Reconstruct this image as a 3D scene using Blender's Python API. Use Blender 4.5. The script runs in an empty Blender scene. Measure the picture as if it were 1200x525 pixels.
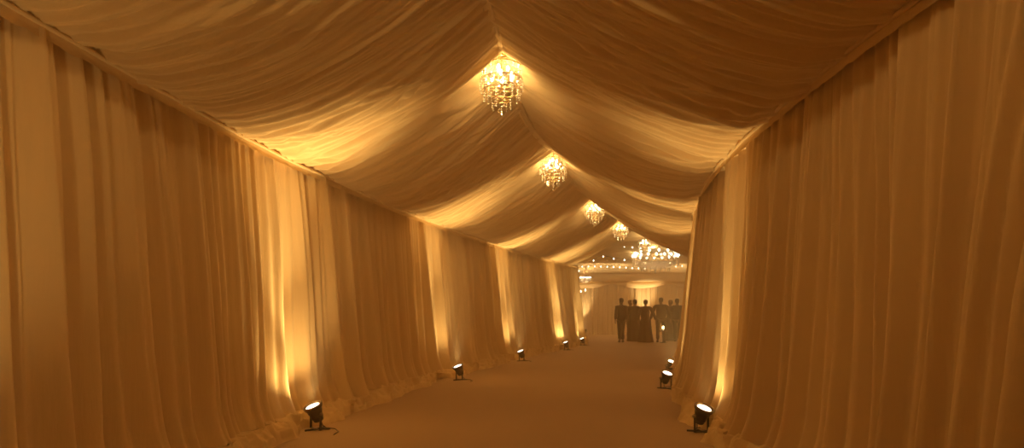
import bpy, math, random
import numpy as np
from mathutils import Vector, Matrix

random.seed(7)
PI = math.pi
SC = bpy.context.scene
COL = SC.collection
F = 750.0            # focal length in pixels at 1200 px width
CAMH = 1.25

# ------------------------------------------------------------------ helpers
def link(name, me, mat=None, parent=None, smooth=True):
    o = bpy.data.objects.new(name, me)
    COL.objects.link(o)
    if mat is not None and me is not None and not me.materials:
        me.materials.append(mat)
    if parent is not None:
        o.parent = parent
    if smooth and me is not None:
        me.polygons.foreach_set('use_smooth', [True] * len(me.polygons))
    return o

def tag(o, label=None, cat=None, group=None, kind=None):
    if label: o['label'] = label
    if cat: o['category'] = cat
    if group: o['group'] = group
    if kind: o['kind'] = kind
    return o

def thing(name, loc=(0, 0, 0), rz=0.0):
    o = bpy.data.objects.new(name, None)
    COL.objects.link(o)
    o.location = loc
    o.rotation_euler = (0, 0, rz)
    o.empty_display_size = 0.1
    return o

def copy_tree(o, parent=None):
    c = o.copy()
    COL.objects.link(c)
    if parent is not None:
        c.parent = parent
    for ch in list(o.children):
        copy_tree(ch, c)
    return c

def grid_mesh(name, V, close_u=False):
    """V: (nu, nv, 3) array of points -> quad grid."""
    nu, nv = V.shape[:2]
    me = bpy.data.meshes.new(name)
    idx = np.arange(nu * nv).reshape(nu, nv)
    if close_u:
        a = idx; b = np.roll(idx, -1, axis=0)
        q = np.stack([a[:, :-1], b[:, :-1], b[:, 1:], a[:, 1:]], -1).reshape(-1, 4)
    else:
        q = np.stack([idx[:-1, :-1], idx[1:, :-1], idx[1:, 1:], idx[:-1, 1:]], -1).reshape(-1, 4)
    me.vertices.add(nu * nv)
    me.vertices.foreach_set('co', V.reshape(-1).astype(np.float32))
    me.loops.add(q.size)
    me.loops.foreach_set('vertex_index', q.reshape(-1).astype(np.int32))
    me.polygons.add(len(q))
    me.polygons.foreach_set('loop_start', (np.arange(len(q)) * 4).astype(np.int32))
    me.update(calc_edges=True)
    me.validate()
    return me

class MB:
    """collects shapes, builds one mesh object"""
    def __init__(s): s.v = []; s.f = []
    def add(s, vs, fs):
        b = len(s.v); s.v += [tuple(p) for p in vs]; s.f += [tuple(i + b for i in f) for f in fs]; return s
    def tube(s, pts, r, n=8, cap=True):
        pts = [Vector(p) for p in pts]
        rs = r if isinstance(r, (list, tuple)) else [r] * len(pts)
        vs, fs = [], []
        up = Vector((0, 0, 1))
        for i, p in enumerate(pts):
            t = (pts[min(i + 1, len(pts) - 1)] - pts[max(i - 1, 0)]).normalized()
            a = up if abs(t.dot(up)) < .95 else Vector((1, 0, 0))
            x = t.cross(a).normalized(); y = t.cross(x).normalized()
            for k in range(n):
                q = 2 * PI * k / n
                vs.append(p + (x * math.cos(q) + y * math.sin(q)) * rs[i])
        for i in range(len(pts) - 1):
            for k in range(n):
                fs.append((i*n+k, i*n+(k+1) % n, (i+1)*n+(k+1) % n, (i+1)*n+k))
        if cap:
            fs.append(tuple(range(n))[::-1]); fs.append(tuple((len(pts)-1)*n+k for k in range(n)))
        return s.add(vs, fs)
    def torus(s, R, r, z=0, n=48, m=6, wob=0, sy=1.0):
        vs, fs = [], []
        for i in range(n):
            a = 2*PI*i/n
            for k in range(m):
                b = 2*PI*k/m
                vs.append(((R + r*math.cos(b))*math.cos(a), (R + r*math.cos(b))*math.sin(a)*sy, z + r*sy*math.sin(b) + wob*math.cos(8*a)))
        for i in range(n):
            for k in range(m):
                fs.append((i*m+k, ((i+1) % n)*m+k, ((i+1) % n)*m+(k+1) % m, i*m+(k+1) % m))
        return s.add(vs, fs)
    def lathe(s, prof, n=20, c=(0, 0, 0), M=None):
        vs, fs = [], []
        for (r, z) in prof:
            for k in range(n):
                a = 2*PI*k/n
                p = Vector((r*math.cos(a), r*math.sin(a), z))
                if M is not None: p = M @ p
                vs.append(p + Vector(c))
        for i in range(len(prof)-1):
            for k in range(n):
                fs.append((i*n+k, i*n+(k+1) % n, (i+1)*n+(k+1) % n, (i+1)*n+k))
        if prof[0][0] > 1e-5: fs.append(tuple(range(n))[::-1])
        if prof[-1][0] > 1e-5: fs.append(tuple((len(prof)-1)*n+k for k in range(n)))
        return s.add(vs, fs)
    def bead(s, c, r, h):
        x, y, z = c
        vs = [(x, y, z+h)] + [(x+r*math.cos(a*PI/3), y+r*math.sin(a*PI/3), z) for a in range(6)] + [(x, y, z-h)]
        fs = [(0, 1+k, 1+(k+1) % 6) for k in range(6)] + [(7, 1+(k+1) % 6, 1+k) for k in range(6)]
        return s.add(vs, fs)
    def box(s, c, d, M=None):
        vs = []
        for i in (-1, 1):
            for j in (-1, 1):
                for k in (-1, 1):
                    p = Vector((i*d[0]/2, j*d[1]/2, k*d[2]/2))
                    if M is not None: p = M @ p
                    vs.append(p + Vector(c))
        return s.add(vs, [(0,1,3,2), (4,6,7,5), (0,4,5,1), (2,3,7,6), (0,2,6,4), (1,5,7,3)])
    def mesh(s, name):
        me = bpy.data.meshes.new(name); me.from_pydata(s.v, [], s.f); me.update(); return me
    def build(s, name, mat, parent=None, smooth=True, bevel=0):
        o = link(name, s.mesh(name), mat, parent, smooth)
        if bevel:
            b = o.modifiers.new('bevel', 'BEVEL'); b.width = bevel; b.segments = 2; b.limit_method = 'ANGLE'
        return o

# ------------------------------------------------------------------ materials
def mat_base(name):
    m = bpy.data.materials.new(name); m.use_nodes = True
    nt = m.node_tree; nt.nodes.clear()
    out = nt.nodes.new('ShaderNodeOutputMaterial')
    return m, nt, out

def principled(name, col, rough=.6, metal=0., bump=0., bscale=60., var=0.):
    m, nt, out = mat_base(name)
    p = nt.nodes.new('ShaderNodeBsdfPrincipled')
    p.inputs['Base Color'].default_value = (*col, 1)
    p.inputs['Roughness'].default_value = rough
    p.inputs['Metallic'].default_value = metal
    nt.links.new(p.outputs[0], out.inputs['Surface'])
    tc = nt.nodes.new('ShaderNodeTexCoord')
    n = nt.nodes.new('ShaderNodeTexNoise'); n.inputs['Scale'].default_value = bscale; n.inputs['Detail'].default_value = 4
    nt.links.new(tc.outputs['Object'], n.inputs['Vector'])
    mx = nt.nodes.new('ShaderNodeMixRGB'); mx.blend_type = 'MULTIPLY'
    mx.inputs[0].default_value = var; mx.inputs[1].default_value = (*col, 1)
    nt.links.new(n.outputs['Fac'], mx.inputs[2]); nt.links.new(mx.outputs[0], p.inputs['Base Color'])
    if bump:
        b = nt.nodes.new('ShaderNodeBump'); b.inputs['Strength'].default_value = bump; b.inputs['Distance'].default_value = .01
        nt.links.new(n.outputs['Fac'], b.inputs['Height']); nt.links.new(b.outputs[0], p.inputs['Normal'])
    return m

def cloth(name, col, trans=.25, wscale=(1, 1, 1), bump=.15):
    m, nt, out = mat_base(name)
    d = nt.nodes.new('ShaderNodeBsdfDiffuse'); d.inputs[0].default_value = (*col, 1); d.inputs['Roughness'].default_value = .6
    t = nt.nodes.new('ShaderNodeBsdfTranslucent'); t.inputs[0].default_value = (*col, 1)
    mx = nt.nodes.new('ShaderNodeMixShader'); mx.inputs[0].default_value = trans
    tc = nt.nodes.new('ShaderNodeTexCoord'); mp = nt.nodes.new('ShaderNodeMapping'); mp.inputs['Scale'].default_value = wscale
    n = nt.nodes.new('ShaderNodeTexNoise'); n.inputs['Scale'].default_value = 9; n.inputs['Detail'].default_value = 5
    b = nt.nodes.new('ShaderNodeBump'); b.inputs['Strength'].default_value = bump; b.inputs['Distance'].default_value = .02
    L = nt.links.new
    L(tc.outputs['Object'], mp.inputs[0]); L(mp.outputs[0], n.inputs['Vector']); L(n.outputs['Fac'], b.inputs['Height'])
    L(b.outputs[0], d.inputs['Normal'])
    L(d.outputs[0], mx.inputs[1]); L(t.outputs[0], mx.inputs[2]); L(mx.outputs[0], out.inputs['Surface'])
    return m

def emitter(name, col, s):
    m, nt, out = mat_base(name)
    e = nt.nodes.new('ShaderNodeEmission'); e.inputs[0].default_value = (*col, 1); e.inputs[1].default_value = s
    nt.links.new(e.outputs[0], out.inputs['Surface'])
    return m

def crystal_mat(name):
    m, nt, out = mat_base(name)
    g = nt.nodes.new('ShaderNodeBsdfGlossy'); g.inputs['Roughness'].default_value = .12; g.inputs[0].default_value = (1, .95, .85, 1)
    t = nt.nodes.new('ShaderNodeBsdfTranslucent'); t.inputs[0].default_value = (1, .93, .8, 1)
    tr = nt.nodes.new('ShaderNodeBsdfTransparent')
    a = nt.nodes.new('ShaderNodeMixShader'); a.inputs[0].default_value = .45
    b = nt.nodes.new('ShaderNodeMixShader'); b.inputs[0].default_value = .3
    L = nt.links.new
    L(g.outputs[0], a.inputs[1]); L(t.outputs[0], a.inputs[2]); L(a.outputs[0], b.inputs[1]); L(tr.outputs[0], b.inputs[2]); L(b.outputs[0], out.inputs['Surface'])
    return m

WARM = (1.0, .64, .26)
M_CURT = cloth('curtain_cloth', (.76, .575, .30), .07, (6, 6, .5), .12)
M_CEIL = cloth('ceiling_cloth', (.76, .575, .30), .12, (2.0, 8, 2.0), .25)
M_HALL = cloth('hall_cloth', (.74, .57, .31), .15, (6, 6, .5), .1)
M_CARPET = principled('carpet', (.50, .33, .18), .85, 0, .5, 220, .25)
M_BLACK = principled('black_metal', (.035, .03, .027), .38, .6, .05, 80, .1)
M_STEEL = principled('worn_steel', (.25, .2, .15), .35, .9)
M_BRASS = principled('brass', (.55, .36, .14), .3, .95)
M_LENS = emitter('lit_lens', (1, .76, .5), 1.1)
M_BULB = emitter('lit_bulb', (1, .74, .36), 5.0)
M_BULB_HALL = emitter('lit_candle_bulb', (1, .78, .46), 1.6)
M_FAIRY = emitter('fairy_bulb', (1, .75, .42), 1.2)
M_FLAME = emitter('candle_flame', (1, .72, .36), 4.0)
M_CRYST = crystal_mat('crystal')
M_WAX = principled('candle_wax', (.8, .7, .5), .5)
M_CLOTHBLK = principled('dark_wool', (.012, .009, .007), .85, 0, .2, 120, .2)
M_CLOTHBRN = principled('dark_brown_cloth', (.018, .012, .008), .8, 0, .2, 120, .2)
M_SKIN = principled('skin', (.16, .085, .045), .55)
M_HAIR = principled('hair', (.03, .02, .012), .6, 0, .3, 90, .2)
M_EYE = principled('eye', (.6, .55, .5), .2)

# ------------------------------------------------------------------ noise
_rng = np.random.RandomState(11)
_T = _rng.rand(256, 256) * 2 - 1
def vnoise(x, y, seed=0):
    x = np.asarray(x, float) + seed * 17.31; y = np.asarray(y, float) + seed * 5.77
    x, y = np.broadcast_arrays(x, y)
    xi = np.floor(x).astype(int); yi = np.floor(y).astype(int)
    fx = x - xi; fy = y - yi
    fx = fx*fx*fx*(fx*(fx*6-15)+10); fy = fy*fy*fy*(fy*(fy*6-15)+10)
    a = _T[xi & 255, yi & 255]; b = _T[(xi+1) & 255, yi & 255]
    c = _T[xi & 255, (yi+1) & 255]; d = _T[(xi+1) & 255, (yi+1) & 255]
    return (a*(1-fx)+b*fx)*(1-fy) + (c*(1-fx)+d*fx)*fy
def ridged(x, y, seed=0):
    return 1 - np.abs(vnoise(x, y, seed)) * 2

def tubes(s, mean, jit, seed, skew=1.0):
    """rounded pleats with irregular widths; returns 0 (valley) .. 1 (crest), random amplitude"""
    rng = np.random.RandomState(seed)
    w = mean * (1 + jit * (rng.rand(900) * 2 - 1))
    br = np.concatenate([[0], np.cumsum(w)]) - 40
    am = .45 + .55 * rng.rand(901)
    i = np.clip(np.searchsorted(br, s) - 1, 0, 899)
    t = (s - br[i]) / w[i]
    ww = w[i] / mean
    t = np.clip(t, 0, 1) ** skew
    h = np.sqrt(np.clip(1 - (2*t-1)**2, 0, 1)) * .55 + np.sin(PI*t)**2 * .45
    return h * am[i] * np.clip(ww, .4, 1.5)

# ------------------------------------------------------------------ tunnel centreline
_ctl = np.array([(-8, -.30), (-3, -.30), (0, -.30), (3.4, -.29), (5.9, -.24), (7.4, -.12), (8.7, .08), (11.6, .73),
                 (14, 1.38), (16.5, 2.1), (20.3, 3.42), (24.7, 5.1), (30, 7.2)])
_yy = np.arange(-8, 30, .02)
_xx = np.interp(_yy, _ctl[:, 0], _ctl[:, 1])
for _ in range(3):
    k = np.ones(81) / 81
    _xx = np.convolve(np.pad(_xx, 40, mode='reflect', reflect_type='odd'), k, 'valid')
_dx = np.gradient(_xx, _yy)
_ss = np.concatenate([[0], np.cumsum(np.hypot(np.diff(_xx), np.diff(_yy)))])
_ss -= np.interp(0, _yy, _ss)
def frame(s):
    y = np.interp(s, _ss, _yy); x = np.interp(y, _yy, _xx); d = np.interp(y, _yy, _dx)
    n = np.sqrt(1 + d*d)
    return x, y, d/n, 1/n          # P, T ; right normal = (Ty, -Tx)
def s_of(y): return float(np.interp(y, _yy, _ss))
def hw(s, side=-1):
    a = 2.62 - .22 * np.clip((s - 3.0) / 5.0, 0, 1)
    return a + (.20 * np.clip((s - 4) / 4.0, .0, 1) if side > 0 else 0)
STN = [s_of(v) for v in (-2.0, 2.7, 7.2, 11.6, 16.55, 20.4, 22.5)]
HWALL, HRIDGE = 2.9, 4.2

UP = [  # x, y, side, power, label
    (-2.07, 6.75, -1, 1, 'largest black floor uplight on the left, at the foot of the near curtain'),
    (-.96, 11.65, -1, 1, 'second black floor uplight along the left curtains'),
    (.24, 16.1, -1, 1, 'third black floor uplight along the left curtains'),
    (1.76, 20.7, -1, 1, 'fourth small black floor uplight along the left curtains'),
    (2.60, 23.55, -1, .5, 'farthest tiny black floor uplight on the left, beside the hall opening'),
    (1.96, 6.62, 1, .36, 'largest black floor uplight on the right, lens tipped to the curtain'),
    (2.49, 10.35, 1, .42, 'black floor uplight at the right bend, the lower of the close pair'),
    (3.16, 12.75, 1, .42, 'black floor uplight at the right bend, the upper of the close pair'),
    (-2.15, 2.35, -1, .22, 'black floor uplight standing by the left curtain outside the left edge of view'),
    (1.98, 1.5, 1, .09, 'added unseen black floor uplight raking the right curtain from outside the right edge of view'),  # unseen lamp, added to rake light across the near right folds
]
def s_near(x, y):
    k = np.argmin((_xx-x)**2 + (_yy-y)**2); return float(_ss[k])
RSEED = 31
UPS = {sd: [s_near(u[0], u[1]) for u in UP if u[2] == sd] for sd in (-1, 1)}
def fold(s, z, seed):
    """inward displacement of the curtain in metres"""
    u = z / HWALL
    dr = .10 * vnoise(s*.9, z*.35, seed) + .035 * vnoise(s*3, z*.8, seed+1)
    big = tubes(s + dr, .34, .65, seed*13+1, 2.2)
    mid = tubes(s + dr*1.2 + .2, .15, .6, seed*13+2, 1.35)
    fine = tubes(s + dr*.5, .062, .4, seed*13+3)
    gather = np.clip(u, 0, 1) ** 2
    return (.215 * big * (1 - .62*gather) + .085 * mid * (1-.35*gather) + .024 * fine * (.25 + .75*gather)
            + .03 * vnoise(s*.7, z*.3, seed+5))

def curtain_pts(s, z, side, seed, lift=0.0):
    S, Z = np.meshgrid(s, z, indexing='ij')
    x, y, tx, ty = frame(S)
    flare = .13 * np.clip(1 - Z/HWALL, 0, 1) ** 1.3 + .16 * np.clip(1 - Z/.55, 0, 1) ** 2.2
    amp = 1 + .2 * np.clip(1 - Z/1.0, 0, 1)
    off = hw(S, side) - .02 - fold(S, Z, seed) * amp - flare - lift + .02
    return np.stack([x + side*ty*off, y - side*tx*off, Z], -1)

def hem_pts(s, side, seed, lift=0.0):
    """puddled cloth from the foot of the curtain out over the floor"""
    v = np.linspace(0, 1, 16)
    S, V = np.meshgrid(s, v, indexing='ij')
    x, y, tx, ty = frame(S)
    Z0 = .16
    flare = .13 * (1 - Z0/HWALL) ** 1.3 + .16 * (1 - Z0/.55) ** 2.2
    off0 = hw(S, side) - .02 - fold(S, np.full_like(S, Z0), seed) * (1 + .2*(1 - Z0)) - flare - lift
    dip = sum(np.exp(-((S - sf)/.28)**2) for sf in UPS[side])
    edge = hw(S, side) - .50 + .20*dip - .07*vnoise(S*1.1, 0, seed+9) - .055*vnoise(S*3.1, 3, seed+9) - .05*np.abs(vnoise(S*7, 3, seed+9))
    off = off0 + (edge - off0) * V ** .8
    crump = ridged(S*5 + V*.9, V*2.2, seed+20)*.045 + ridged(S*12, V*4, seed+21)*.022 + vnoise(S*2.2, V*1.5, seed+22)*.03
    body = .075 * np.cos(np.clip(V, 0, 1)*PI/2)**.7 + .012
    zz = Z0*(1-V)**2.2 + (body + crump) * np.minimum(1, V*3.5) * np.clip((1-V)*7, 0, 1)**.6
    zz = np.maximum(zz, .004*(1 + 0*V))
    zz[:, 0] = Z0
    zz[:, -1] = .002
    return np.stack([x + side*ty*off, y - side*tx*off, zz], -1)

def wall_curtain(s0, s1, side, seed, label, ds=.014, lift=0.0, lo_z=.16):
    s0 -= .03
    s = np.arange(s0, s1 + ds, ds)
    z = np.concatenate([np.linspace(lo_z, .7, 14), np.linspace(.7, 3.0, 40)[1:]])
    o = thing('curtain', (0, 0, 0))
    x, y, tx, ty = frame((s0+s1)/2)
    c = Vector((float(x + side*ty*2.1), float(y - side*tx*2.1), 0)); o.location = c
    cc = np.array(c)
    link('drape', grid_mesh('drape', curtain_pts(s, z, side, seed, lift) - cc), M_CURT, o)
    link('puddled_hem', grid_mesh('puddled_hem', hem_pts(s, side, seed, lift) - cc), M_CURT, o)
    # gathered heading: a narrow ruffled band under the piping
    zz = np.linspace(0, 1, 6)
    S, V = np.meshgrid(s, zz, indexing='ij')
    X, Y, TX, TY = frame(S)
    off = hw(S, side) - .135 - .012*tubes(S, .045, .5, seed+70) - V*.0 - .012*np.abs(V-.5) - lift
    Z = 2.925 - .085*V - .008*V*vnoise(S*14, 0, seed+71)
    link('heading', grid_mesh('heading', np.stack([X+side*TY*off, Y-side*TX*off, Z], -1) - cc), M_CURT, o)
    # piping cord along the top
    sp = np.arange(s0, s1 + .1, .12)
    a = np.linspace(0, 2*PI, 9)[:-1]
    S, A = np.meshgrid(sp, a, indexing='ij')
    X, Y, TX, TY = frame(S)
    off = hw(S, side) - .15 - lift + .016*np.cos(A)
    Z = 2.915 + .016*np.sin(A) + .004*vnoise(S*3, 0, 3)
    P = np.stack([X+side*TY*off, Y-side*TX*off, Z], -1) - cc
    P = np.concatenate([P, P[:, :1]], 1)
    link('piping', grid_mesh('piping', P), M_CURT, o)
    return tag(o, label, 'curtain', 'gathered curtains along the passage')

Lnames = ['cream curtain on the left side of the passage behind the camera position',
          'darkest cream curtain at the left edge, tall folds before the first floor uplight',
          'cream curtain between the largest uplight on the left and the next one',
          'cream curtain between the second and third uplights on the left side',
          'cream curtain between the third and fourth uplights on the left side',
          'last narrow cream curtain on the left, ending beside the hall opening']
Rnames = ['cream curtain on the right side of the passage behind the camera position',
          'large dark cream curtain filling the right edge before the nearest right uplight',
          'cream curtain on the right bend, between its largest uplight and the pair of small ones',
          'cream curtain hidden round the right bend beyond the two small uplights',
          'second cream curtain hidden round the right bend',
          'last cream curtain on the right, round the bend next to the hall']
LB = [STN[0], STN[1]-.2, s_of(7.3), s_of(11.95), s_of(16.6), s_of(20.6), s_of(23.45)]
RB = [STN[0], STN[1]-.4, s_of(7.3), s_of(13.4), STN[4], STN[5], STN[6]]
for i in range(6):
    wall_curtain(LB[i], LB[i+1], -1, 3, Lnames[i], .014 if i < 4 else .02, lift=.01*(i % 2 == 0))
for i in range(6):
    if i in (4,): pass
    wall_curtain(RB[i], RB[i+1], 1, RSEED, Rnames[i], .014 if i < 3 else .03, lift=.01*(i % 2 == 0))

# ------------------------------------------------------------------ draped ceiling bays
def ceiling_z(S, U, s0, s1, seed):
    a = np.abs(U)
    v = np.clip((S - s0) / (s1 - s0), 0, 1)
    g = 1 - 1.45*a + .45*a*a
    sag = 4*v*(1-v) * (.13*(1-a) + .15*np.sin(PI*a)) * (1 - .6*np.clip((S-15)/4, 0, 1)) * min(1, (s1-s0)/4)**2
    sag = sag * np.clip((1-a)*6, 0, 1)
    wander = .22*vnoise(S*.6, a*1.6, seed) + .10*vnoise(S*1.3, a*3, seed+1)
    q = S + wander
    sgn = np.where(U > 0, 40, 0)
    cr = (-.026*np.clip(1-np.abs(vnoise(q*3.3, a*1.5+sgn, seed+8))*5, 0, 1)**2 - .017*np.clip(1-np.abs(vnoise(q*7.3, a*2.1+sgn, seed+9))*5, 0, 1)**2 + .030*ridged(q*2.1, a*1.3 + sgn, seed+2) + .022*ridged(q*4.7, a*1.7 + sgn, seed+3)
          + .020*ridged(q*10, a*2.4 + sgn, seed+4) + .007*ridged(q*21, a*4 + sgn, seed+5))
    cr *= np.clip(.35 + 1.1*np.clip(vnoise(S*.8, a*1.1 + sgn, seed+7)+.6, 0, 1), 0, 1.3) 
    q2 = S + .30*vnoise(S*.45, a*1.1 + sgn, seed+11) + .05*vnoise(S*1.5, a*3.5 + sgn, seed+12)
    patch = np.clip(.5 + 1.0*vnoise(S*.7, a*1.4 + sgn, seed+13), .12, 1)
    pl = .050*tubes(q2, .22, .6, 301, 1.4)*patch + .034*tubes(q2 + .03*vnoise(S*1.5, a*1.5+sgn, seed+14), .095, .6, 302) + .018*tubes(q2 + .02*vnoise(S*2, a*2+sgn, seed+15), .05, .5, 303)
    edge = np.clip((1-a)*7, 0, 1)
    return HWALL + (HRIDGE - HWALL)*g - sag - ((cr - .03)*1.1 + pl*1.45)*edge

def ceiling_bay(s0, s1, seed, label, ds=.018):
    s = np.arange(s0, s1 + ds*.5, ds); s[-1] = s1
    m = (s0+s1)/2
    x, y, tx, ty = frame(m)
    o = thing('ceiling_drape', (float(x), float(y), HRIDGE)); cc = np.array(o.location)
    for sd in (-1, 1):
        u = np.linspace(0, 1.0, 64)
        S, U = np.meshgrid(s, u, indexing='ij')
        X, Y, TX, TY = frame(S)
        off = U * (hw(S, sd) + .03) * sd
        Z = ceiling_z(S, U*sd, s0, s1, seed)
        P = np.stack([X + TY*off, Y - TX*off, Z], -1) - cc
        me = grid_mesh('cloth_half', P)
        link('cloth_half', me, M_CEIL, o)
    # ridge seam: doubled strip of cloth hanging a little below the ridge
    sp = np.arange(s0, s1 + .03, .05)
    sp[-1] = s1
    prof = [(-.055, .015), (-.042, -.02), (-.02, -.012), (0, -.0), (.02, -.012), (.042, -.02), (.055, .015)]
    P = []
    for si in sp:
        xx, yy, a, b = frame(si)
        zc = float(ceiling_z(np.array([[si]]), np.array([[0.0]]), s0, s1, seed)[0, 0])
        base = HRIDGE - 4*((si-s0)/(s1-s0))*(1-(si-s0)/(s1-s0))*.15 - .045
        P.append([(xx + b*q, yy - a*q, base + h) for q, h in prof])
    me = grid_mesh('ridge_seam', np.array(P, float) - cc)
    link('ridge_seam', me, M_CEIL, o)
    return tag(o, label, 'ceiling drape', 'draped ceiling bays of the passage')

Cn = ['pleated ceiling drape overhead behind the camera position',
      'nearest pleated ceiling drape in view, darkest, before the largest crystal chandelier',
      'pleated ceiling drape between the first and second chandeliers of the passage',
      'pleated ceiling drape between the second and third chandeliers of the passage',
      'pleated ceiling drape between the third and fourth chandeliers of the passage',
      'farthest pleated ceiling drape of the passage, next to the hall opening']
for i in range(6):
    ceiling_bay(STN[i], STN[i+1], 31, Cn[i], .012 if i < 4 else .022)

# ------------------------------------------------------------------ floor
def plain(name, pts, mat, kind='structure'):
    me = bpy.data.meshes.new(name); me.from_pydata(pts, [], [tuple(range(len(pts)))]); me.update()
    o = link(name, me, mat, None, False); o['kind'] = kind
    return o
plain('floor', [(-4, -3.2, 0), (13.5, -3.2, 0), (13.5, 35.6, 0), (-4, 35.6, 0)], M_CARPET)

# ------------------------------------------------------------------ hall
HX0, HX1, HY0, HY1 = 2.25, 13.0, 24.9, 34.7
def hall_drape(p0, p1, z0, z1, seed, ds=.03, inward=1, amp=1.0):
    p0 = np.array(p0, float); p1 = np.array(p1, float)
    L = np.linalg.norm(p1-p0); t = (p1-p0)/L; n = np.array([-t[1], t[0]])*inward
    s = np.arange(0, L+ds, ds); z = np.linspace(z0, z1, 24)
    S, Z = np.meshgrid(s, z, indexing='ij')
    f = amp*(.09*tubes(S+.03*vnoise(S, Z*.4, seed), .3, .5, seed) + .035*tubes(S, .12, .5, seed+1)) + .1*np.clip(1-Z/.4, 0, 1)**2
    return np.stack([p0[0]+t[0]*S+n[0]*f, p0[1]+t[1]*S+n[1]*f, Z], -1)
# back wall hangs in three curtains
bx = [HX0, 5.4, 8.4, HX1]
bl = ['pale cream curtain on the hall back wall, behind the small hanging chandelier',
      'pale cream curtain on the hall back wall, behind the standing guests',
      'pale cream curtain on the hall back wall, at its right end past the guests']
for i in range(3):
    o = link('curtain', grid_mesh('curtain', hall_drape((bx[i]-.03, HY1), (bx[i+1], HY1), .0, 3.0, 90+i, .02, -1, 1.0)), M_HALL)
    tag(o, bl[i], 'curtain', 'curtains on the hall back wall')
def wallobj(name, p0, p1, z1, seed, inward):
    o = link(name, grid_mesh(name, hall_drape(p0, p1, 0, z1, seed, .06, inward, .8)), M_HALL); o['kind'] = 'structure'
wallobj('wall_left', (1.4, 22.0), (2.9, HY1+.05), 4.6, 101, -1)
wallobj('wall_right', (HX1, 21.4), (HX1, HY1+.05), 4.5, 102, 1)
wallobj('wall_front', (6.35, 21.6), (HX1, 21.6), 4.6, 103, 1)
wallobj('wall_rear', (-3.1, -2.1), (2.6, -2.1), 4.3, 104, 1)
# hall ceiling: cloth swags running across, stepping down to the back wall
def hall_ceiling():
    y = np.linspace(22.1, HY1+.1, 210); x = np.linspace(1.2, HX1+.2, 110)
    X, Y = np.meshgrid(x, y, indexing='ij')
    nb = 5; t = (Y-24.4)/(HY1-24.4)*nb; fr = t - np.floor(t)
    base = 4.5 - 1.5*np.clip((Y-24.6)/(HY1-24.6), 0, 1)**1.15
    Z = base - .32*np.sin(PI*fr)**.9 + .025*ridged(Y*5+.3*vnoise(X*.5, Y*.5, 3), X*.35, 5)
    return np.stack([X, Y, Z], -1)
o = link('ceiling', grid_mesh('ceiling', hall_ceiling()), M_HALL); o['kind'] = 'structure'
# swagged valance along the back wall top
def valance(x0, x1, seed):
    x = np.linspace(x0, x1, 90); v = np.linspace(0, 1, 14)
    X, V = np.meshgrid(x, v, indexing='ij')
    t = (X-x0)/(x1-x0)
    drop = .22 + .26*4*t*(1-t)
    Z = 2.98 - V*drop
    Y = HY1 - .19 - .14*np.sin(PI*V)**.7 - .02*ridged(V*4+t, t*2, seed)
    return np.stack([X, Y, Z], -1)
for i, (a, b) in enumerate([(HX0+.3, 5.4), (5.4, 8.4), (8.4, 11.4)]):
    o = link('valance_swag', grid_mesh('valance_swag', valance(a, b, 4+i)), M_HALL)
    tag(o, ['draped cream swag along the top of the hall back wall above the small chandelier',
            'draped cream swag along the top of the hall back wall behind the huge chandelier',
            'draped cream swag along the top of the hall back wall at its right end'][i], 'valance', 'swags above the hall curtains')

# ------------------------------------------------------------------ floor uplights
def make_uplight():
    o = thing('uplight')
    # local: +X points at the wall; lens faces up and towards the wall
    tilt = math.radians(24)
    M = Matrix.Rotation(tilt, 3, 'Y')
    c = Vector((0, 0, .175))
    q = M @ Vector((0, 0, 1))
    h = MB().lathe([(0, -.095), (.040, -.095), (.052, -.088), (.056, -.07), (.056, -.06), (.062, -.055), (.066, -.03), (.062, -.026), (.078, .02), (.084, .055),
                    (.097, .062), (.1, .07), (.1, .09), (.092, .092), (.088, .082)], 28, c, M)
    h.build('housing', M_BLACK, o)
    MB().lathe([(0, .085), (.05, .0845), (.088, .082)], 28, c, M).build('lens', M_LENS, o)
    rim = MB().lathe([(.086, .083), (.0875, .097), (.101, .099), (.105, .088), (.1, .078)], 28, c, M)
    rim.build('rim', M_STEEL, o)
    yk = MB()
    for sy in (-1, 1):
        yk.box((0, sy*.108, .10), (.026, .006, .19))
    yk.box((0, 0, .008), (.03, .222, .006))
    yk.build('yoke', M_BLACK, o, False, .002)
    for sy in (-1, 1):
        kb = MB().lathe([(0, 0), (.016, 0), (.018, .006), (.016, .022), (0, .024)], 12, (0, sy*.109, .175), Matrix.Rotation(-sy*PI/2, 3, 'X'))
        kb.build('knob', M_STEEL, o)
    lg = MB()
    lg.tube([(-.012, 0, .006), (-.13, .07, .004)], .011, 8); lg.tube([(-.012, 0, .006), (-.13, -.07, .004)], .011, 8)
    lg.tube([(.0, 0, .006), (.12, 0, .004)], .011, 8)
    lg.build('stand', M_BLACK, o)
    cb = MB().tube([c + M @ Vector((-.02, 0, -.09)), (-.07, .02, .04), (-.1, .05, .012), (-.16, .12, .006), (-.10, .3, .006), (.02, .42, .008)], .005, 6)
    cb.build('power_cable', M_BLACK, o)
    return o, c + q*.10, q

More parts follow.
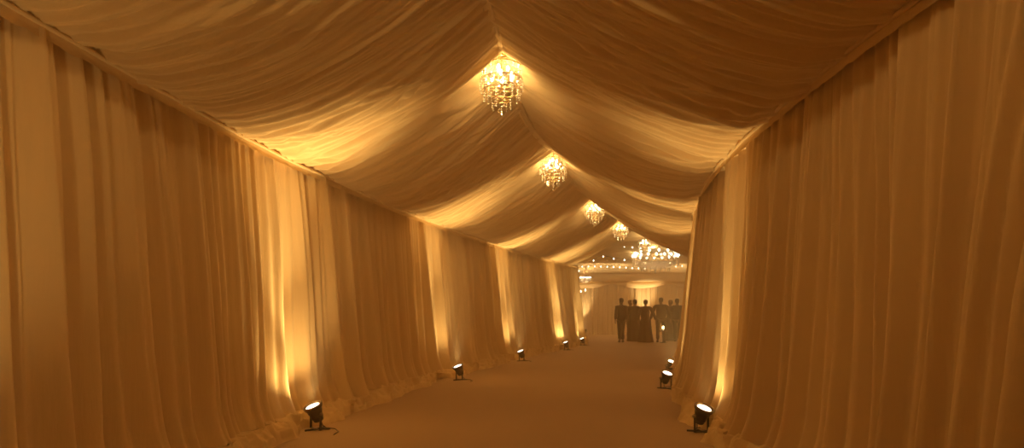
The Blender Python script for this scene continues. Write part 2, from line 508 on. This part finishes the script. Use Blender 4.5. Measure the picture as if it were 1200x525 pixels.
proto, lens_c, lens_d = make_uplight()
for i, (x, y, sd, pw, lb) in enumerate(UP):
    o = proto if i == 0 else copy_tree(proto)
    s = s_near(x, y); _, _, tx, ty = frame(s)
    nx, ny = sd*float(ty), -sd*float(tx)
    rz = math.atan2(ny, nx) + (.85 if sd < 0 else -.85)
    o.location = (x, y, .004); o.rotation_euler = (0, 0, rz)
    tag(o, lb, 'uplight', 'floor uplights beside the curtains')
    R = Matrix.Rotation(rz, 3, 'Z')
    p = Vector(o.location) + R @ lens_c
    R2 = Matrix.Rotation(math.atan2(ny, nx), 3, 'Z')
    for (pwr, ang, tl, nm) in ((14, 130, 12, 'uplight_spill'), (145, 50, 1, 'uplight_beam')):
        d = R2 @ Vector((math.sin(math.radians(tl)), 0, math.cos(math.radians(tl))))
        L = bpy.data.lights.new(nm, 'SPOT'); L.energy = pwr*pw*((4 if sd < 0 else 7) if (y < 3 and nm == 'uplight_spill') else 1); L.color = (1, .65, .26)
        L.spot_size = math.radians(ang); L.spot_blend = 1; L.shadow_soft_size = .05
        lo = bpy.data.objects.new(nm, L); COL.objects.link(lo)
        lo.location = p + d*.01
        lo.rotation_euler = d.to_track_quat('-Z', 'Y').to_euler()

# ------------------------------------------------------------------ passage chandeliers
def strand(n, step, r):
    b = MB()
    for k in range(n):
        b.bead((0, 0, -step*(k+.5)), r*(1.35 if k == n-1 else 1), step*.48)
    return b.mesh('crystal_strand')
def make_chandelier():
    o = thing('chandelier')            # origin at the ridge, everything hangs below
    MB().lathe([(0, 0), (.05, -.002), (.055, -.02), (.03, -.035), (.008, -.04)], 16).build('ceiling_rose', M_BRASS, o)
    MB().tube([(0, 0, -.035), (0, 0, -.52)], .006, 6).build('stem', M_BRASS, o)
    fr = MB()
    for (R, z) in ((.225, -.15), (.235, -.30), (.22, -.42), (.11, -.52)):
        fr.torus(R, .0065, z, 40, 6)
        for k in range(4):
            a = k*PI/2 + .3
            fr.tube([(0, 0, z+.0), (R*math.cos(a), R*math.sin(a), z)], .004, 5)
    for k in range(6):                  # crown of bowed wires
        a = k*PI/3
        fr.tube([(R_*math.cos(a), R_*math.sin(a), z_) for R_, z_ in ((.01, -.045), (.07, -.06), (.16, -.10), (.225, -.15))], .0035, 5)
    fr.build('frame', M_BRASS, o)
    m1 = strand(6, .026, .011); m2 = strand(5, .026, .0125); m3 = strand(4, .028, .012); m4 = strand(4, .027, .011)
    for (R, z, n, me) in ((.225, -.155, 16, m1), (.24, -.305, 18, m2), (.20, -.425, 13, m3), (.11, -.525, 8, m4)):
        for k in range(n):
            a = 2*PI*k/n + z
            c = link('crystal_strand', me, M_CRYST, o, False); c.location = (R*math.cos(a), R*math.sin(a), z)
    # curved glass cups round the middle tier
    cup = MB().lathe([(.008, 0), (.03, .008), (.038, .03), (.036, .05), (.034, .05), (.035, .03), (.027, .012), (.006, .005)], 14).mesh('glass_cup')
    for k in range(8):
        a = 2*PI*k/8 + .2
        c = link('glass_cup', cup, M_CRYST, o); c.location = (.205*math.cos(a), .205*math.sin(a), -.335)
    bulb = MB().lathe([(0, 0), (.012, .006), (.019, .025), (.017, .042), (.006, .062), (0, .066)], 12).mesh('bulb')
    for k in range(6):
        a = 2*PI*k/6 + .5
        c = link('bulb', bulb, M_BULB, o); c.location = (.13*math.cos(a), .13*math.sin(a), -.29)
    for k in range(3):
        a = 2*PI*k/3
        c = link('bulb', bulb, M_BULB, o); c.location = (.07*math.cos(a), .07*math.sin(a), -.20)
    b = MB()
    for k in range(3): b.bead((0, 0, -.60-.028*k), .014-.002*k, .014)
    b.bead((0, 0, -.69), .018, .024)
    b.build('pendant_drop', M_CRYST, o, False)
    return o
def plight(name, loc, e, r=.06, col=WARM):
    L = bpy.data.lights.new(name, 'POINT'); L.energy = e; L.color = col; L.shadow_soft_size = r
    lo = bpy.data.objects.new(name, L); COL.objects.link(lo); lo.location = loc
chs = [(7.2, 'nearest and largest tiered crystal chandelier on the passage ridge'),
       (11.6, 'second tiered crystal chandelier on the passage ridge'),
       (16.55, 'third tiered crystal chandelier on the passage ridge'),
       (20.4, 'fourth tiered crystal chandelier on the passage ridge'),
       (24.7, 'fifth tiered crystal chandelier, just above the huge hall chandelier')]
cp = make_chandelier()
for i, (y, lb) in enumerate(chs):
    o = cp if i == 0 else copy_tree(cp)
    x, yy, _, _ = frame(s_of(y))
    z = HRIDGE - .05
    o.location = (float(x), float(yy), z); o.rotation_euler = (0, 0, .37*i)
    tag(o, lb, 'chandelier', 'crystal chandeliers along the passage ridge')
    plight('chandelier_light', (float(x), float(yy), z-.30), 3.4, .07)
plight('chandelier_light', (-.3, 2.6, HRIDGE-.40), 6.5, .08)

# ------------------------------------------------------------------ hall chandeliers
def make_big_chandelier(S=1.0):
    o = thing('chandelier')
    MB().tube([(0, 0, .62*S), (0, 0, -.30*S)], .012*S, 8).build('stem', M_BRASS, o)
    fr = MB()
    tiers = [(.42, .34), (.66, .17), (.98, .0), (.90, -.16)]
    for R, z in tiers:
        fr.torus(R*S, .014*S, z*S, 48, 6)
        for k in range(8):
            a = k*PI/4
            fr.tube([(0, 0, (z-.06)*S), (R*.5*S*math.cos(a), R*.5*S*math.sin(a), (z-.1)*S), (R*S*math.cos(a), R*S*math.sin(a), z*S)], .008*S, 5)
    fr.build('frame', M_BRASS, o)
    can = MB().lathe([(0, 0), (.03*S, .0), (.042*S, .012*S), (.018*S, .02*S), (.018*S, .07*S), (0, .07*S)], 10).mesh('candle_cup')
    bl = MB().lathe([(0, .07*S), (.04*S, .085*S), (.056*S, .12*S), (.04*S, .155*S), (0, .19*S)], 10).mesh('bulb')
    for R, z, n in ((.98, 0, 18), (.9, .17, 14), (.42, .36, 8)):
        for k in range(n):
            a = 2*PI*k/n + z
            p = (R*S*math.cos(a), R*S*math.sin(a), z*S)
            c = link('candle_cup', can, M_CRYST, o); c.location = p
            b = link('bulb', bl, M_BULB_HALL, o); b.location = p
    m = strand(6, .055*S, .024*S); m2 = strand(5, .05*S, .02*S)
    for R, z, n, me in ((.98, -.01, 26, m), (.62, -.22, 18, m), (.42, .33, 14, m2)):
        for k in range(n):
            a = 2*PI*k/n
            c = link('crystal_strand', me, M_CRYST, o, False); c.location = (R*S*math.cos(a), R*S*math.sin(a), z*S)
    MB().lathe([(.9*S, -.18*S), (.86*S, -.26*S), (.7*S, -.36*S), (.42*S, -.44*S), (.12*S, -.48*S), (0, -.485*S)], 32).build('crystal_bowl', M_CRYST, o, False)
    b = MB(); b.bead((0, 0, -.53*S), .05*S, .05*S); b.bead((0, 0, -.62*S), .03*S, .05*S); b.build('pendant_drop', M_CRYST, o, False)
    return o
bc = make_big_chandelier(1.0); bc.location = (28*(768-600)/F, 28.0, CAMH + 28*(365-303)/F)
tag(bc, 'huge round crystal chandelier with rings of candle bulbs, above the guests in the hall', 'chandelier')
for k in range(6):
    a = k*PI/3 + .2
    plight('hall_chandelier_light', (bc.location.x + 1.05*math.cos(a), 28 + 1.05*math.sin(a), bc.location.z + .38), 8.5, .04, (1, .63, .28))

def make_small_chandelier():
    o = thing('chandelier')
    st = MB()
    for k in range(6):
        a = k*PI/3
        st.tube([(0, 0, .62), (.10*math.cos(a), .10*math.sin(a), .3), (.27*math.cos(a), .27*math.sin(a), .05)], .006, 5)
    st.tube([(0, 0, .62), (0, 0, 1.25)], .006, 5); st.torus(.28, .012, .04, 32, 6); st.torus(.28, .012, -.03, 32, 6)
    st.build('frame', M_BRASS, o)
    bl = MB().lathe([(0, 0), (.026, .015), (.034, .04), (.02, .075), (0, .09)], 10).mesh('bulb')
    for k in range(10):
        a = 2*PI*k/10
        c = link('bulb', bl, M_BULB_HALL, o); c.location = (.25*math.cos(a), .25*math.sin(a), -.03)
    m = strand(4, .045, .02)
    for k in range(14):
        a = 2*PI*k/14
        c = link('crystal_strand', m, M_CRYST, o, False); c.location = (.28*math.cos(a), .28*math.sin(a), -.04)
    MB().lathe([(.27, -.06), (.24, -.16), (.14, -.24), (0, -.27)], 20).build('crystal_bowl', M_CRYST, o, False)
    return o
sc_ = make_small_chandelier(); sc_.location = (31*(686-600)/F, 31.0, CAMH + 31*(365-325.5)/F)
tag(sc_, 'small bowl shaped crystal chandelier hanging at the left end of the hall', 'chandelier')
plight('hall_chandelier_light', (sc_.location.x, 31, sc_.location.z+.2), 2, .05, (1, .63, .28))

# standing candelabra in the left corner of the hall
cd = thing('candelabra', (32.5*(680.5-600)/F, 32.5, 0))
MB().lathe([(0, 0), (.16, 0), (.16, .02), (.05, .05), (.02, .1), (.018, 1.0), (.03, 1.03), (.018, 1.06), (.015, 2.1), (0, 2.1)], 16).build('stand', M_BRASS, cd)
ar = MB(); ar.tube([(-.24, 0, 2.18), (-.2, 0, 2.06), (0, 0, 2.02), (.2, 0, 2.06), (.24, 0, 2.18)], .012, 6); ar.build('arm', M_BRASS, cd)
for x in (-.24, 0, .24):
    c = MB().lathe([(0, 0), (.025, 0), (.025, .12), (0, .12)], 10).build('candle', M_WAX, cd); c.location = (x, 0, 2.1 if x == 0 else 2.17)
    f = MB().lathe([(0, .12), (.022, .145), (.026, .165), (.012, .2), (0, .22)], 10).build('flame', M_FLAME, c)
tag(cd, 'tall slim candelabra with three lit candles in the left corner of the hall', 'candelabra')

# string lights
def string_lights(pts, n, label):
    o = thing('string_lights', pts[0])
    P = [Vector(p) - Vector(pts[0]) for p in pts]
    MB().tube(P, .008, 5).build('wire', M_BLACK, o)
    seg = [0]
    for i in range(len(P)-1): seg.append(seg[-1] + (P[i+1]-P[i]).length)
    me = MB().lathe([(0, 0), (.012, -.004), (.014, -.03), (.034, -.055), (.036, -.075), (.022, -.10), (0, -.108)], 10).mesh('bulb')
    for k in range(n):
        d = seg[-1]*(k+.5)/n
        i = max(j for j in range(len(seg)-1) if seg[j] <= d)
        t = (d-seg[i])/(seg[i+1]-seg[i])
        c = link('bulb', me, M_FAIRY, o); c.location = P[i].lerp(P[i+1], t); c.scale = (.75, .75, .75)
    return tag(o, label, 'string lights', 'strings of warm bulbs under the hall ceiling')
def at(px, py, D): return ((px-600)*D/F, D, CAMH + (365-py)*D/F)
string_lights([at(x, y, 30.5) for x, y in ((676, 327), (677.5, 320), (680, 311.5), (700, 311), (725, 312), (750, 313.5), (775, 312.5), (800, 310.5), (825, 309))], 22,
              'long horizontal string of warm bulbs crossing the hall below the huge chandelier')
string_lights([at(x, y, 26.5) for x, y in ((690, 307), (705, 299), (722, 302.5), (738, 304))], 4,
              'short string of warm bulbs dipping under the hall ceiling left of the huge chandelier')
string_lights([at(x, y, 27) for x, y in ((727, 287), (736, 288), (750, 289.5), (765, 289))], 4,
              'short string of warm bulbs high up beside the fifth chandelier')

for k in range(7):
    plight('string_light_glow', (4.0 + k*1.15, 30.3, 3.2), 4.5, .05, (1, .65, .30))

# hall wall-wash lamps at the foot of the back curtains
for (x, y, e, lb) in ((3.9, 34.2, 110, 'small black floor uplight in the left corner of the hall back wall'),
                      (7.15, 34.0, 240, 'black floor uplight behind the guests, washing the back curtain')):
    o = copy_tree(proto); o.location = (x, y, .004); o.rotation_euler = (0, 0, PI/2)
    tag(o, lb, 'uplight', 'floor uplights at the hall back wall')
    L = bpy.data.lights.new('uplight_beam', 'SPOT'); L.energy = e; L.color = (1, .63, .28); L.spot_size = math.radians(50); L.spot_blend = 1; L.shadow_soft_size = .05
    lo = bpy.data.objects.new('uplight_beam', L); COL.objects.link(lo); lo.location = (x, y+.05, .3)
    lo.rotation_euler = Vector((0, .12, 1)).to_track_quat('-Z', 'Y').to_euler()

# candle lantern among the guests on a low round table
tb = thing('side_table', (25.45*(777-600)/F, 25.45, 0))
MB().lathe([(0, .46), (.2, .46), (.205, .47), (.2, .485), (0, .485)], 24).build('tabletop', M_CLOTHBRN, tb)
MB().lathe([(0, 0), (.13, 0), (.13, .012), (.03, .03), (.02, .06), (.02, .46), (0, .46)], 16).build('pedestal', M_BLACK, tb)
tag(tb, 'low dark round table carrying a glass lantern in front of the guests', 'table')
ln = thing('lantern', (tb.location.x, tb.location.y, .486))
MB().lathe([(.05, 0), (.06, .02), (.062, .08), (.05, .16), (.042, .2), (.04, .2), (.048, .16), (.058, .08), (.056, .024), (.046, .006)], 16).build('glass_shade', M_CRYST, ln)
MB().lathe([(0, .006), (.03, .006), (.03, .06), (0, .06)], 12).build('candle', M_WAX, ln)
MB().lathe([(0, .06), (.028, .085), (.034, .11), (.018, .15), (0, .18)], 12).build('flame', M_FLAME, ln)
tag(ln, 'small glowing glass candle lantern at knee height in front of the guests', 'lantern')
plight('lantern_light', (ln.location.x, ln.location.y-.02, .64), .4, .04)

# ------------------------------------------------------------------ guests
def skin_obj(name, verts, edges, radii, mat, parent, root=0, sub=2):
    me = bpy.data.meshes.new(name); me.from_pydata(verts, edges, []); me.update()
    o = link(name, me, mat, parent, False)
    md = o.modifiers.new('skin', 'SKIN'); md.use_smooth_shade = True
    sv = me.skin_vertices[0].data
    for i, r in enumerate(radii):
        sv[i].radius = r if isinstance(r, tuple) else (r, r)
        sv[i].use_root = (i == root)
    if sub:
        s = o.modifiers.new('sub', 'SUBSURF'); s.levels = sub; s.render_levels = sub
    return o

def person(loc, rz, H, kind, label, arms=((.05, 0), (.05, 0)), stance=.09, wide=1.0, hair='short', head_yaw=0.0, dress=None, mat=None, turn=0):
    """kind 'suit' or 'gown'. local: faces -Y; scaled from 1.75 m proportions."""
    o = thing('person', loc, rz); k = H/1.75
    S = lambda p: (p[0]*k, p[1]*k, p[2]*k)
    V, E, R = [], [], []
    def v(p, r, frm=None):
        V.append(S(p)); R.append((r[0]*k, r[1]*k) if isinstance(r, tuple) else (r*k, r*k))
        if frm is not None: E.append((frm, len(V)-1))
        return len(V)-1
    w = wide * 1.1
    pel = v((0, 0, .95), (.145*w, .105))
    bel = v((0, 0, 1.08), (.13*w, .095), pel)
    che = v((0, .01, 1.27), (.155*w, .11), bel)
    nb = v((0, .01, 1.43), (.10*w, .075), che)
    nk = v((0, .0, 1.50), .052, nb)
    jaw = v((0, -.012, 1.57), (.062, .072), nk)
    hd = v((0, .0, 1.64), (.077, .092), jaw)
    tp = v((0, .005, 1.705), (.06, .072), hd)
    v((0, -.098, 1.615), .011, hd)             # nose
    for sx in (-1, 1): v((sx*.082, .005, 1.62), (.01, .018), hd)   # ears
    limb = {}
    for sx, (out, fwd) in ((-1, arms[0]), (1, arms[1])):
        sh = v((sx*.185*w, .01, 1.405), .056, nb)
        el = v((sx*(.225*w+out), .03-fwd*.35, 1.12), .042, sh)
        wr = v((sx*(.235*w+out*1.6), -.01-fwd, .885 + fwd*.75), .028, el)
        pm = v((sx*(.236*w+out*1.6), -.02-fwd*1.15, .825 + fwd*.85), (.016, .034), wr)
        limb[sx] = (sh, el, wr)
        for q, (dy, ln_) in enumerate(((-.03, .068), (-.011, .078), (.009, .074), (.027, .058))):
            a = v((V[pm][0]/k + sx*.002, V[pm][1]/k+dy, V[pm][2]/k-.045), .009, pm)
            b = v((V[pm][0]/k - sx*.008, V[pm][1]/k+dy*1.1-.006, V[pm][2]/k-.045-ln_*.55), .0082, a)
            v((V[pm][0]/k - sx*.02, V[pm][1]/k+dy*1.1-.012, V[pm][2]/k-.04-ln_*.9), .007, b)
        t1 = v((V[wr][0]/k - sx*.008, V[wr][1]/k-.038, V[wr][2]/k-.045), .0105, wr)
        v((V[wr][0]/k - sx*.016, V[wr][1]/k-.055, V[wr][2]/k-.085), .0085, t1)
    for sx in (-1, 1):
        hp = v((sx*.09*w, 0, .88), .085, pel)
        kn = v((sx*(stance), -.015, .49), .056, hp)
        an = v((sx*(stance+.01), .02, .085), .036, kn)
        v((sx*(stance+.02), -.10, .035), (.036, .026), an)
    skin_obj('body', V, E, R, M_SKIN, o)
    C = mat or M_CLOTHBLK
    def shell(name, keys, extra, mat_, edges=None, root=0):
        vs = [V[i] for i in keys] + [S(p) for p, _ in extra]
        rs = [(R[i][0]+.026*k, R[i][1]+.026*k) for i in keys] + [(r[0]*k, r[1]*k) for _, r in extra]
        return skin_obj(name, vs, edges, rs, mat_, o, root)
    # torso garment with sleeves
    ks = [bel, che, nb, limb[-1][0], limb[-1][1], limb[-1][2], limb[1][0], limb[1][1], limb[1][2]]
    ed = [(0, 1), (1, 2), (2, 3), (3, 4), (4, 5), (2, 6), (6, 7), (7, 8), (0, 9), (9, 10), (2, 11)]
    hemz = .80 if kind == 'suit' else .90
    shell('jacket' if kind == 'suit' else 'bodice', ks, [((0, 0, .95), (.17*w, .125)), ((0, .0, hemz), (.178*w, .13)), ((0, .005, 1.475), (.066, .06))], C, ed, 0)
    if kind == 'suit':
        tv = [(0, 0, .93)]; te = []; tr = [(.15*w, .11)]
        for sx in (-1, 1):
            b = len(tv)
            tv += [(sx*.09*w, 0, .84), (sx*stance, -.015, .49), (sx*(stance+.01), .015, .09)]
            tr += [(.098*w, .10), (.078, .08), (.066, .075)]
            te += [(0, b), (b, b+1), (b+1, b+2)]
        skin_obj('trousers', [S(p) for p in tv], te, [(a*k, b_*k) for a, b_ in tr], C, o)
    else:
        prof = [(.135*w, 1.08), (.16*w, .98), (.19*w, .85), (.205*w, .6), (.235*w, .3), (.27*w, .03), (.26*w, .012), (.22*w, .3), (.16*w, .85), (.12*w, 1.06)]
        n = 36; pts = np.zeros((n, len(prof), 3))
        for a in range(n):
            q = 2*PI*a/n
            for j, (r, z) in enumerate(prof):
                pl = 1 + .07*math.sin(9*q + z)*max(0, 1-z)
                pts[a, j] = (r*pl*k*math.cos(q), r*.78*pl*k*math.sin(q), z*k)
        link('skirt', grid_mesh('skirt', pts, True), C, o)
    for sx in (-1, 1):
        s = MB()
        n = 12
        s.lathe([(0, 0), (.045, 0), (.05, .03), (.042, .06), (.038, .09), (0, .1)], n)
        s.v = [((x*.95+sx*(stance+.018))*k, (y*(2.6 if y < 0 else 1.3)+.0)*k, z*(.62 if y < -.01 else 1)*k) for x, y, z in s.v]
        s.build('shoe', M_CLOTHBLK, o)
        e = MB().lathe([(0, -.011), (.009, -.007), (.012, 0), (.009, .007), (0, .011)], 8).build('eye', M_EYE, o)
        e.location = S((sx*.031, -.083, 1.645))
    h = MB()
    if hair == 'short':
        h.lathe([(.0, .118), (.04, .112), (.075, .085), (.09, .045), (.088, .0), (.078, -.045), (.06, -.062), (0, -.05)], 20)
        h.v = [(x*.98*k, (y*1.14 + .018)*k, (z + 1.655)*k) if y > -.02 or z > .06 else (x*.98*k, (y*.9+.012)*k, (max(z, .045)+1.655)*k) for x, y, z in h.v]
    else:
        h.lathe([(.0, .122), (.045, .115), (.08, .088), (.095, .045), (.094, .0), (.085, -.05), (.055, -.08), (0, -.075)], 20)
        h.v = [(x*k, (y*1.16 + .024)*k, (z + 1.655)*k) if y > -.02 or z > .06 else (x*.98*k, (y*.9+.014)*k, (max(z, .045)+1.655)*k) for x, y, z in h.v]
        h.lathe([(0, .05), (.032, .04), (.048, 0), (.034, -.04), (0, -.05)], 12, (0, .125*k, 1.66*k))
    h.build('hair', M_HAIR, o)
    return tag(o, label, 'person', 'guests standing in the hall')

D = 26.0
px = lambda x, d=D: (x-600)*d/F
person((px(728), D, 0), PI+.15, 1.78, 'suit', 'slim person in a dark suit, leftmost of the standing guests', arms=((.0, .0), (.0, .02)), stance=.055, wide=.9)
person((px(738.5, 28.2), 28.2, 0), .5, 1.74, 'suit', 'hazy person farther back, between the leftmost guest and the next', arms=((.02, .1), (.02, .1)), wide=1.0)
person((px(744, D+.6), D+.6, 0), PI-.1, 1.73, 'gown', 'person in a long dark coat, second of the near guests from the left', arms=((.02, .05), (.02, .05)), hair='bun', wide=1.12, mat=M_CLOTHBLK)
person((px(756.5, D-.2), D-.2, 0), PI-.15, 1.71, 'gown', 'person in a long dark gown with one elbow out, just left of the lantern', arms=((.09, .06), (.02, .03)), hair='bun', wide=1.05, mat=M_CLOTHBRN)
person((px(775.5), D+.15, 0), PI, 1.80, 'suit', 'broad person in a dark suit standing directly behind the lantern', arms=((.05, .04), (.05, .04)), wide=1.22, stance=.12)
person((px(785.5, D+1.2), D+1.2, 0), PI+.2, 1.72, 'gown', 'person in a long dark dress, right next to the broad guest at the lantern', arms=((.0, .08), (.0, .08)), hair='bun', wide=1.0)
person((px(793.5, D+.6), D+.6, 0), PI-.3, 1.77, 'suit', 'person in a dark suit near the right end of the group of guests', arms=((.0, .04), (.0, .04)), wide=1.02, stance=.07)
person((px(803, D+.1), D+.1, 0), PI, 1.75, 'suit', 'person mostly hidden behind the edge of the right curtain, last of the guests', arms=((.0, .04), (.0, .04)), wide=1.0)

# ------------------------------------------------------------------ world haze, camera, view
w = bpy.data.worlds.new('World'); SC.world = w; w.use_nodes = True
nt = w.node_tree; nt.nodes.clear()
wo = nt.nodes.new('ShaderNodeOutputWorld'); bg = nt.nodes.new('ShaderNodeBackground')
bg.inputs[0].default_value = (0.02, .012, .006, 1); bg.inputs[1].default_value = .3
nt.links.new(bg.outputs[0], wo.inputs['Surface'])
vs = nt.nodes.new('ShaderNodeVolumeScatter')
vs.inputs['Color'].default_value = (.95, .77, .50, 1); vs.inputs['Density'].default_value = .019; vs.inputs['Anisotropy'].default_value = .25
nt.links.new(vs.outputs[0], wo.inputs['Volume'])

cam = bpy.data.cameras.new('camera'); co = bpy.data.objects.new('camera', cam); COL.objects.link(co)
co.location = (0, 0, CAMH); co.rotation_euler = (PI/2, 0, 0)
cam.sensor_width = 36; cam.lens = 36*F/1200; cam.shift_y = (365-262.5)/1200
cam.clip_start = .05; cam.clip_end = 200
SC.camera = co
SC.view_settings.view_transform = 'Standard'; SC.view_settings.look = 'None'
SC.view_settings.gamma = 1; SC.view_settings.use_curve_mapping = False
SC.view_settings.exposure = 2.6
cy = SC.cycles
cy.use_denoising = True
cy.max_bounces = 7; cy.diffuse_bounces = 5; cy.volume_bounces = 1; cy.transparent_max_bounces = 8; cy.glossy_bounces = 3
cy.sample_clamp_indirect = 6; cy.caustics_reflective = False; cy.caustics_refractive = False
